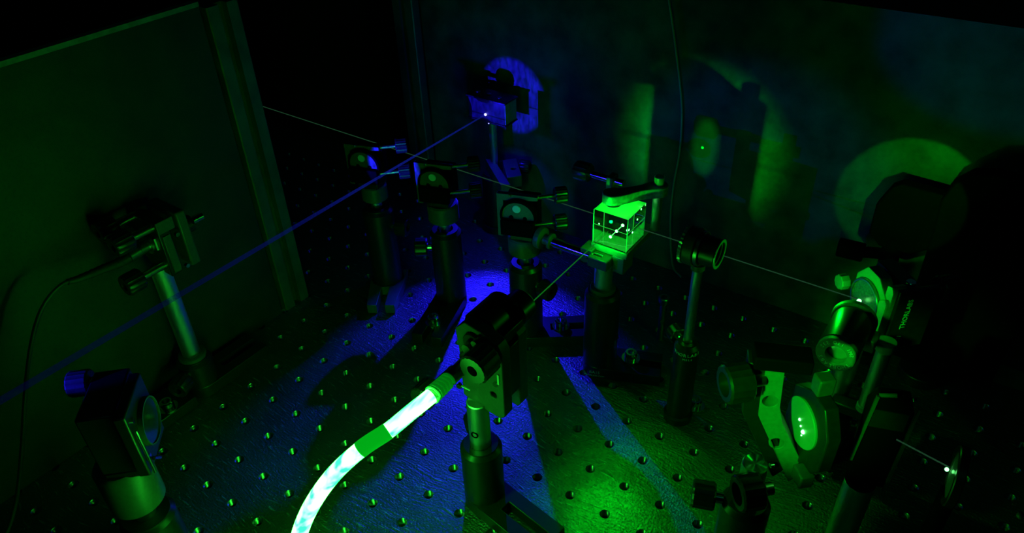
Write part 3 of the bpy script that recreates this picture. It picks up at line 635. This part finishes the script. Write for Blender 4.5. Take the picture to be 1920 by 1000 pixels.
# ------------------------------------------------------------------ three mirror mounts in a row
def row_mount(x, y, ped_r, hz, pz0, pz1, dz, label, knobdir, cap, foot):
    t = thing('mirror_mount', (x, y, 0), label, 'optic mount', 'mirror mounts on cylinder pedestals')
    foot(t)
    holder(t, x, y, 0.0095, hz, knob=knobdir, kz=hz - .017, kr=.0076, klen=.010)
    post(t, x, y, hz - .02, pz0 + .003, r=.0045)
    obj('pedestal', B().lathe((x, y, pz0), Z, [(0, 0), (ped_r - .0006, 0), (ped_r, .0006), (ped_r, pz1 - pz0 - .0012), (ped_r - .001, pz1 - pz0), (0, pz1 - pz0)], 44), BLACKF, t)
    f = V((0.32, -0.95, 0)).normalized(); s = Z.cross(f); c = V((x - .002, y - .003, dz))
    obj('mount_foot', B().obox((x, y, pz1 + .0035), f, s, Z, .0090, .0085, .0037), BLACK, t, bevel=.0008)
    obj('frame_plate', B().prism([(-.0165, -.020), (-.0125, -.020), (-.0115, .010), (.0135, .0125), (.0135, .0155), (-.0165, .0155)], c - f * .0040, s, Z, .0040), BLACKF, t, bevel=.0005)
    obj('rear_body', B().obox(c - f * .0095 + s * .001, f, s, Z, .0040, .0120, .0125), MATTE, t, bevel=.001)
    cell = obj('mirror_cell', B().ring(c - f * .0015, c + f * .0042, .0134, .0118, 44, .0006), MATTE, t)
    obj('mirror_back', B().cyl(c - f * .001, c + f * .0030, .0119, 40, .0002), BLACKF, t)
    obj('lower_shade_block', B().obox(c + f * .0052 - Z * .0080, f, s, Z, .0022, .0122, .0062), MATTE, t, bevel=.0008)  # black block added to darken the lower half of the mirror back
    obj('nylon_screw', B().cyl(c + f * .0025 + Z * .0062 - s * .001, c + f * .0036 + Z * .0062 - s * .001, .0030, 24, .0003), NYLON, t)
    for k in (-1, 1): obj('spanner_slot', B().cyl(c + f * .0028 + s * .005 * k - Z * .001, c + f * .0033 + s * .005 * k - Z * .001, .0016, 16), MATTE, t)
    for q, z in ((.0155, .0135), (.0165, -.0090)):
        p = c + s * .0125 + Z * z - f * .004
        knob_on(t, p, n45, .0120, .0060, .0090, .0014)
    obj('set_screw', B().cyl(c - s * .006 + Z * .0152 + f * .001, c - s * .006 + Z * .0165 + f * .001, .0012, 12), STEEL, t)
    return t
def fork_foot(ax, ay, d, length):
    def g(t):
        dd = V(d).normalized(); s = Z.cross(dd)
        obj('base_foot', B().cyl((ax, ay, 0), (ax, ay, .0098), .0140, 36, .0006), BLACK, t)
        obj('clamping_fork', B().prism([(-.012, -.015), (.004, -.015), (length, -.0115), (length, -.0034), (.014, -.0034), (.014, .0034), (length, .0034), (length, .0115), (.004, .015), (-.012, .015)], V((ax, ay, .0008)), dd, s, .0085), BLACKF, t, bevel=.0005)
    return g
def slot_foot(ax, ay, d, length, scr):
    def g(t):
        slotbase(t, ax, ay, d, length); 
        p = V((ax, ay, 0)) + V(d).normalized() * scr; capscrew(t, p.x, p.y, .0100)
    return g
row_mount(0.0515, 0.0500, .0105, .0815, .0900, .1030, .1215, 'leftmost of three mirror mounts on cylinder pedestals, holder gripped by a two-pronged fork', (0.9, 0.3, 0), 0, fork_foot(0.0515, 0.0500, (0.55, -0.84, 0), .039))
row_mount(0.1130, 0.0620, .0122, .0750, .0845, .0995, .1170, 'middle of three mirror mounts on cylinder pedestals, a capped bolt on its base', (-0.75, -0.55, 0), 0, slot_foot(0.1130, 0.0620, (0.31, -0.95, 0), .056, .039))
row_mount(0.1910, 0.0610, .0122, .0735, .0835, .0975, .1150, 'rightmost of three mirror mounts on cylinder pedestals, nearest the glass cube', (0.97, -0.1, 0), 0, slot_foot(0.1920, 0.0610, (0.8, 0.6, 0), .046, .026))

# ------------------------------------------------------------------ blue laser box on its post
G = thing('blue_laser_box', (0.0743, 0.1800, 0), 'small dark box on a steel post by the back panel, struck by the blue beam', 'laser box')
holder(G, 0.0743, 0.1800, 0.006, 0.060, knob=(0.9, -0.2, 0))
obj('base_foot', B().cyl((0.0743, 0.1800, 0), (0.0743, 0.1800, .0065), .0150, 32, .0006), BLACK, G)
post(G, 0.0743, 0.1800, 0.04, 0.1145, r=.0034)
BOXM = mat('dark_box_shell', (0.022, 0.022, 0.022), 0.4, 0.0, 0.5, noise=(200, 0.7, 1.3))
obj('box_body', B().box((0.0550, 0.1716, 0.1150), (0.0942, 0.1890, 0.1345)), BOXM, G, bevel=.0004)
obj('box_lid', B().box((0.0530, 0.1700, 0.1345), (0.0962, 0.1900, 0.1362)), BLACK, G, bevel=.0003)
obj('box_floor', B().box((0.0540, 0.1706, 0.1138), (0.0955, 0.1898, 0.1150)), BLACK, G, bevel=.0003)
obj('edge_strip', B().box((0.0938, 0.1722, 0.1155), (0.0950, 0.1780, 0.1340)), EDGE, G)
obj('lit_side_panel', B().box((0.0941, 0.1785, 0.1155), (0.0948, 0.1888, 0.1340)), PALEGREY, G)  # paler plate: the lit look of this side is put into its colour
for p in ((0.0600, 0.1800), (0.0720, 0.1800), (0.0850, 0.1780)): obj('lid_screw', B().cyl((*p, 0.1360), (*p, 0.1370), .0021, 18, .0003), STEELD, G)
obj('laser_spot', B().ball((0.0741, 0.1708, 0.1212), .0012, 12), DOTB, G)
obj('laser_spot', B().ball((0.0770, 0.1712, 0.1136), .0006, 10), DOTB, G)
K = thing('post_clamp', (0.0860, 0.1650, 0.055), 'blue-lit clamp with two flat jaws gripping the post under the small dark box', 'clamp')
kz0, kz1 = .0590, .0700
obj('long_jaw', B().prism([(0.0625, 0.1815), (0.0700, 0.1850), (0.1110, 0.1540), (0.1040, 0.1490)], (0, 0, kz0), X, Y, kz1 - kz0), BLACKF, K, bevel=.0006)
obj('short_jaw', B().prism([(0.0775, 0.1880), (0.0860, 0.1985), (0.1100, 0.1730), (0.1010, 0.1630)], (0, 0, kz0), X, Y, kz1 - kz0, holes=[(0.0960, 0.1800, .0026)]), BLACKF, K, bevel=.0006)
obj('bridge', B().prism([(0.0690, 0.1835), (0.0760, 0.1900), (0.0795, 0.1885), (0.0720, 0.1810)], (0, 0, kz0 + .001), X, Y, kz1 - kz0 - .002), BLACK, K)
knob_on(K, (0.0870, 0.1920, .0655), (0.93, 0.30, 0), .006, .0062, .010, .0018)

# ------------------------------------------------------------------ beam steering mirror with isolator tube
m45 = -n45
Hm = thing('steering_mirror_mount', (0.418, 0.0720, 0), 'lit mirror mount with an engraved black tube before it, bright spot on its mirror', 'optic mount')
slotbase(Hm, 0.418, 0.072, (0.3, 0.95, 0), .046)
holder(Hm, 0.418, 0.072, .0095, .045, knob=(1, 0.2, 0))
post(Hm, 0.418, 0.072, .03, .1040)
hc = V((0.4190, 0.0820, 0.1215)); hs = Z.cross(m45)          # hs: sideways (towards +x,-y)
obj('mirror_plate', B().prism([(-.0135, -.0165), (.0135, -.0165), (.0165, -.006), (.0165, .010), (.0060, .0195), (-.0060, .0195), (-.0135, .010)], hc - m45 * .0040, hs, Z, .0070), PALEGREY, Hm, bevel=.0006)
obj('mirror_ring', B().ring(hc + m45 * .0026, hc + m45 * .0048, .0132, .0118, 44, .0003), STEELD, Hm)
MIRG = mat('dusty_mirror', (0.05, 0.05, 0.05), 0.3, 0.0, noise=(900, 0.3, 1.9))
obj('mirror', B().cyl(hc + m45 * .0015, hc + m45 * .0040, .0119, 44), MIRG, Hm)
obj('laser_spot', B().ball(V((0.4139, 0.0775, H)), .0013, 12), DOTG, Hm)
obj('rear_plate', B().prism([(.0140, -.0190), (.0185, -.0210), (.0185, .0185), (.0165, .0210), (.0125, .0195), (.0125, .0060), (.0140, .0030)], hc - m45 * .006, hs, Z, .0085), PALEGREY, Hm, bevel=.0006)
obj('side_plate', B().obox(hc - m45 * .0120 + hs * .0190 + Z * (-.0005), m45, hs, Z, .0120, .0016, .0205), BLACK, Hm, bevel=.0006)
obj('back_block', B().obox(hc - m45 * .0125 + hs * .002, m45, hs, Z, .0050, .0150, .0175), BLACK, Hm, bevel=.0008)
obj('side_pad', B().prism([(-.0035, -.012), (.0035, -.010), (.0035, .010), (.001, .0125), (-.0035, .009)], hc - m45 * .0015 + hs * .0150, hs, Z, .006), PALEGREY, Hm, bevel=.0008)
text('side_lettering', 'THORLABS', hc - m45 * .0080 + hs * .0207 + Z * .004, Z, m45, .0042, INK, Hm)
text('side_lettering', 'KS1', hc - m45 * .0080 + hs * .0207 - Z * .0140, Z, m45, .0036, INK, Hm)
obj('cap_screw', B().cyl(hc - m45 * .010 + hs * .014 + Z * .0195, hc - m45 * .010 + hs * .014 + Z * .0215, .0028, 20, .0004), STEEL, Hm)
knob_on(Hm, hc - m45 * .0175 + hs * .0160 + Z * .0150, -m45, .0090, .0078, .013, .0028, hexr=.6)
obj('locking_nut', B().knurl(hc + m45 * .003 - hs * .0200 - Z * .0010, hc + m45 * .0085 - hs * .0200 - Z * .0010, .0048, 18, .0005), PALEGREY, Hm)
tx, tz = 0.4160, 0.1200
obj('isolator_tube', B().ring((tx, 0.0290, tz), (tx, 0.0580, tz), .0106, .0062, 48, .0005), BLACK, Hm)
obj('tube_collar', B().ring((tx, 0.0580, tz), (tx, 0.0620, tz), .0122, .0090, 48, .0006), BLACKF, Hm)
obj('engraved_ring', B().ring((tx, 0.0255, tz), (tx, 0.0295, tz), .0104, .0056, 48, .0004), PALEGREY, Hm)
obj('inner_lens', B().lathe((tx, 0.0310, tz), -Y, [(0, 0), (.0058, 0), (.0058, .001), (.0030, .0019), (0, .0022)], 32), mat('lit_lens', (0.6, 0.6, 0.6), 0.3, 0.7), Hm)
bent_text('ring_lettering', 'THORLABS', (tx, 0.0254, tz), -Y, .0080, .0030, INK, Hm, -Z, .30, flat=True, flip=-1)
bent_text('ring_lettering', 'SM1 ISO 532', (tx, 0.0254, tz), -Y, .0080, .0028, INK, Hm, Z, .24, flat=True, flip=1)
obj('tube_arm', B().obox((0.4260, 0.0560, 0.1130), X, Y, Z, .0050, .0055, .0040), BLACKF, Hm, bevel=.0006)
obj('side_rod', B().cyl((0.4352, 0.0620, 0.0620), (0.4352, 0.0620, 0.1080), .0042, 24, .0004), TURNED, Hm)
obj('rod_clamp', B().cyl((0.4352, 0.0620, 0.1060), (0.4352, 0.0620, 0.1120), .0056, 24, .0006), PALEGREY, Hm)
obj('rod_foot', B().cyl((0.4352, 0.0620, 0.0580), (0.4352, 0.0620, 0.0625), .0048, 24, .0006), PALEGREY, Hm)
obj('rod_arm', B().box((0.4170, 0.0580, 0.0520), (0.4400, 0.0680, 0.0585)), BLACK, Hm, bevel=.0006)

# ------------------------------------------------------------------ big green-lit mirror mount (front right)
I = thing('kinematic_mirror_mount', (0.4080, -0.0420, 0), 'large angular mirror mount with a bright green face plate and glowing round mirror', 'optic mount')
ic = V((0.4190, -0.0330, 0.1235)); isd = Z.cross(m45)       # sideways = towards (+x,-y) in the picture: right
holder(I, 0.4030, -0.0450, .0095, .0670, knob=(-0.8, -0.3, 0), kz=.0640, kr=.0075)
slotbase(I, 0.4030, -0.0450, (0.2, -1, 0), .046)
post(I, 0.4030, -0.0450, .04, .0955)
# front plate, octagonal, carrying the mirror
obj('front_plate', B().prism([(-.0060, -.0230), (.0120, -.0235), (.0190, -.0130), (.0195, .0080), (.0120, .0205), (.0000, .0215), (-.0130, .0130), (-.0150, -.0100)], ic - m45 * .0050, isd, Z, .0070), BLACK, I, bevel=.0007)
MG = mat('glowing_substrate', (0.26, 0.26, 0.26), 0.35, 0.0, 0.6)
obj('mirror', B().cyl(ic - m45 * .0005, ic + m45 * .0032, .0128, 48, .0003), MG, I)
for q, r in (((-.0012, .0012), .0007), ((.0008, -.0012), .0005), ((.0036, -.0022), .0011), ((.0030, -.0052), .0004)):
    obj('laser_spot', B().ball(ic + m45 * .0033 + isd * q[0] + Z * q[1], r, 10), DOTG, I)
# chevron side bar with its two holes
ie = V((0.91, 0.415, 0)).normalized(); io = V((0.4050, -0.0440, 0.1210)); im = ie.cross(Z)
leg = [(-.0072, .0383), (.0008, .0383), (.0027, .0136), (.0055, .0041), (.0219, -.0272), (.0153, -.0367), (-.0059, .0072), (-.0065, .0160)]
def bar(name, pts, depth, back, m, holes=()):
    return obj(name, B().prism(pts, io - im * (back + depth), ie, Z, depth, holes=holes), m, I, bevel=.0006)
bar('face_bar', leg, .0075, 0.0, PALEGREY, holes=[(-.0022, .0174, .0036), (.0052, -.0101, .0036)])
bar('back_bar', [(a - .0075, c) for a, c in leg], .0100, .0015, BLACK)
obj('upper_arm', B().obox(io + ie * -.0005 + im * -.0040 + Z * .0410, ie, im, Z, .0125, .0060, .0036), MATTE, I, bevel=.0008)
obj('upper_block', B().obox(ic - m45 * .0020 + isd * .0010 + Z * .0255, m45, isd, Z, .0040, .0035, .0048), BLACKF, I, bevel=.0008)
obj('lower_block', B().obox(ic + m45 * .0035 + isd * .0120 - Z * .0235, m45, isd, Z, .0035, .0045, .0040), BLACKF, I, bevel=.0008)
obj('set_screw', B().cyl(ic + m45 * .0145 + isd * .0015 - Z * .0265, ic + m45 * .0125 + isd * .0015 - Z * .0265, .0013, 14), STEEL, I)
knob_on(I, V((0.3960, -0.0480, 0.1510)), m45, .0040, .0092, .0120, .0032, hexr=.62)
knob_on(I, V((0.4120, -0.0520, 0.0890)), m45, .0030, .0092, .0120, .0032, hexr=.62)
obj('spring_pin', B().cyl(ic + m45 * .0142 - isd * .0280 + Z * .0190, ic + m45 * .0142 - isd * .0285 + Z * .0110, .0006, 8), STEEL, I)
obj('spring_pin', B().cyl(ic + m45 * .0142 - isd * .0215 - Z * .0170, ic + m45 * .0142 - isd * .0160 - Z * .0240, .0006, 8), STEEL, I)

# ------------------------------------------------------------------ tall dark plate mount behind it
J = thing('plate_mount', (0.4480, -0.0160, 0), 'tall dark plate mount with thin lit edges on a fat steel post', 'optic mount')
obj('base_foot', B().cyl((0.4480, -0.0160, 0), (0.4480, -0.0160, .008), .0150, 32, .0006), BLACK, J)
obj('post', B().cyl((0.4480, -0.0160, .007), (0.4480, -0.0160, .0830), .0072, 36, .0006), TURNED, J)
obj('post_cap', B().cyl((0.4480, -0.0160, .0825), (0.4480, -0.0160, .0850), .0074, 32, .0005), MATTE, J)
jn = V((0.32, -0.95, 0)).normalized(); jsd = Z.cross(jn); jc = V((0.4490, -0.0120, 0.1140))
obj('rear_body', B().prism([(-.0085, -.0300), (.0085, -.0330), (.0095, .0200), (.0070, .0270), (-.0070, .0270), (-.0100, .0200)], jc - jn * .0040, jsd, Z, .0080), MATTE, J, bevel=.0008)
obj('lit_edge_strip', B().prism([(.0080, -.0340), (.0098, -.0330), (.0108, .0240), (.0098, .0250)], jc + jn * .0040, jsd, Z, .0012), BLACKF, J)  # paler strips put the lit edges of the plate into colour
obj('lit_edge_strip', B().prism([(-.0105, -.0160), (-.0094, -.0160), (-.0072, .0280), (-.0086, .0285)], jc + jn * .0040, jsd, Z, .0012), BLACKF, J)
obj('top_clip', B().cyl(jc + jn * .003 - jsd * .0072 + Z * .0275, jc + jn * .003 + jsd * .0000 + Z * .0290, .0010, 10), BLACKF, J)
obj('set_screw', B().cyl(jc + jn * .004 + jsd * .0075 + Z * .0290, jc + jn * .006 + jsd * .0075 + Z * .0290, .0014, 12), STEEL, J)
obj('inner_window', B().obox(jc + jn * .0042 + Z * .0140, jsd, Z, jn, .0075, .0055, .0003), BLACK, J)

# lens seen edge on at the right
Ln = thing('lens_mount', (0.4830, -0.0240, 0), 'thin round lens seen edge on, lit by a green spot, at the far right', 'optic mount')
obj('base_foot', B().cyl((0.4830, -0.0240, 0), (0.4830, -0.0240, .008), .0145, 32, .0006), BLACK, Ln)
obj('post', B().cyl((0.4830, -0.0240, .007), (0.4830, -0.0240, .1085), .0040, 24), MATTE, Ln)
lnx = V((-1.0, -0.10, 0)).normalized(); lc = V((0.4815, -0.0240, 0.1185))
obj('lens_holder', B().ring(lc - lnx * .0030, lc + lnx * .0010, .0142, .0112, 44, .0005), BLACK, Ln)
obj('lens', B().lathe(lc - lnx * .001, lnx, [(0, 0), (.0111, 0), (.0111, .0012), (.0070, .0022), (0, .0028)], 40), SUBSTR, Ln)
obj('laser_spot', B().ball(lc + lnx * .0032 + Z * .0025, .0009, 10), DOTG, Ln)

# edge of a mount leaving the frame at the right
Q = thing('mount_at_frame_edge', (0.5180, -0.0400, 0), 'dark mount cut off by the right edge, one small lit knob', 'optic mount')
obj('post', B().cyl((0.5180, -0.0400, 0), (0.5180, -0.0400, .105), .0063, 24), MATTE, Q)
obj('body', B().obox((0.5180, -0.0350, 0.1250), X, Y, Z, .0075, .006, .0200), BLACK, Q, bevel=.001)
obj('adjuster_knob', B().ball((0.5080, -0.0330, 0.1205), .0016, 14), BLACKF, Q)
obj('adjuster_screw', B().cyl((0.5080, -0.0330, 0.1205), (0.5120, -0.0340, 0.1205), .0010, 12), STEEL, Q)

# silhouettes built as solid black plates before the lit back panel
O1 = thing('octagonal_plate', (0.4130, 0.1860, 0), 'black octagonal plate shape standing dark against the green disc on the back panel', 'optic mount')
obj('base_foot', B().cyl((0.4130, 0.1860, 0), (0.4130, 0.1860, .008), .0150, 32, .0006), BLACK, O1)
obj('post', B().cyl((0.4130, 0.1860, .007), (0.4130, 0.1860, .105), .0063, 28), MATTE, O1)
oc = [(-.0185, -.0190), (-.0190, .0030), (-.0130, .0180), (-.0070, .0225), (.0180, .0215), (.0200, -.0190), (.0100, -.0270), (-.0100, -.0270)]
obj('black_plate', B().prism(oc, (0.4150, 0.1900, 0.1240), X, Z, .0090), MATTE, O1, bevel=.001)
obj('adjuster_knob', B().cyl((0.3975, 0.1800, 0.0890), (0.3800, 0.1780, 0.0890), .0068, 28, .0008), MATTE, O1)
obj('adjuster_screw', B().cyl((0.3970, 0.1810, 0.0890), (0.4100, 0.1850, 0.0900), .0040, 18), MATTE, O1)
O2 = thing('tall_plate', (0.4560, 0.1820, 0), 'tall black plate shape filling the right of the back panel beside the octagonal one', 'optic mount')
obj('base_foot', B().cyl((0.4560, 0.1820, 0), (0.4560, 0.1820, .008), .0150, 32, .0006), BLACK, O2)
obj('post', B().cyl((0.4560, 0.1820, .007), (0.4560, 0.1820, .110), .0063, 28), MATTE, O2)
obj('black_plate', B().prism([(-.0200, -.112), (-.0225, .000), (-.0240, .0160), (-.0200, .0300), (-.0120, .0390), (.0000, .0420), (.0230, .0400), (.0420, .020), (.0420, -.112)], (0.4560, 0.1860, 0.1280), X, Z, .0120), MATTE, O2, bevel=.0012)  # plate drawn out to cover a lit patch of the back panel
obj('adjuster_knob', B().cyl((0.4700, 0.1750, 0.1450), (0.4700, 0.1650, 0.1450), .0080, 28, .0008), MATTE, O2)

# thin fibre hanging against the back panel
wc = obj('hanging_fiber', B().tube(spline([(0.2180, 0.2030, 0.2480), (0.2240, 0.2030, 0.2300), (0.2330, 0.2030, 0.1950), (0.2400, 0.2030, 0.1640), (0.2430, 0.2030, 0.1430), (0.2440, 0.2030, 0.1150), (0.2420, 0.2030, 0.0850), (0.2430, 0.2020, 0.0500), (0.2500, 0.2000, 0.0100), (0.2600, 0.1980, 0.0014)], 6), .0008, 8), mat('grey_fiber', (0.25, 0.25, 0.25), 0.5))
tag(wc, 'thin grey fibre hanging down the back panel behind the glass cube', 'cable')

# ------------------------------------------------------------------ laser beams (light scattered along the line)
tag(obj('laser_beam', B().cyl((-0.45, 0.0788, H), (0.2455, 0.0788, H), .00035, 8), BEAMG), 'faint thin pale green beam running from the dark left to the glass cube', 'laser beam')
tag(obj('laser_beam', B().cyl((0.2715, 0.0788, H), (0.4130, 0.0788, H), .00035, 8), BEAMG), 'faint thin green beam from the glass cube to the steering mirror', 'laser beam')
tag(obj('laser_beam', B().cyl((0.257, -0.0505, H), (0.257, 0.0640, H), .00035, 8), BEAMP), 'green pump beam from the collimator to the glass cube', 'laser beam')
tag(obj('laser_beam', B().tube([(0.0725, -0.40, H), (0.0728, -0.1, H), (0.0733, 0.05, H), (0.0738, 0.1700, H)], [.0024, .0015, .0009, .0006], 12), BEAMB), 'hazy blue beam crossing from the front left to the small dark box', 'laser beam')
tag(obj('laser_beam', B().cyl((0.4560, -0.0185, H), (0.4790, -0.0225, H), .00035, 8), BEAMG), 'short faint beam from the plate mount to the lens at far right', 'laser beam')
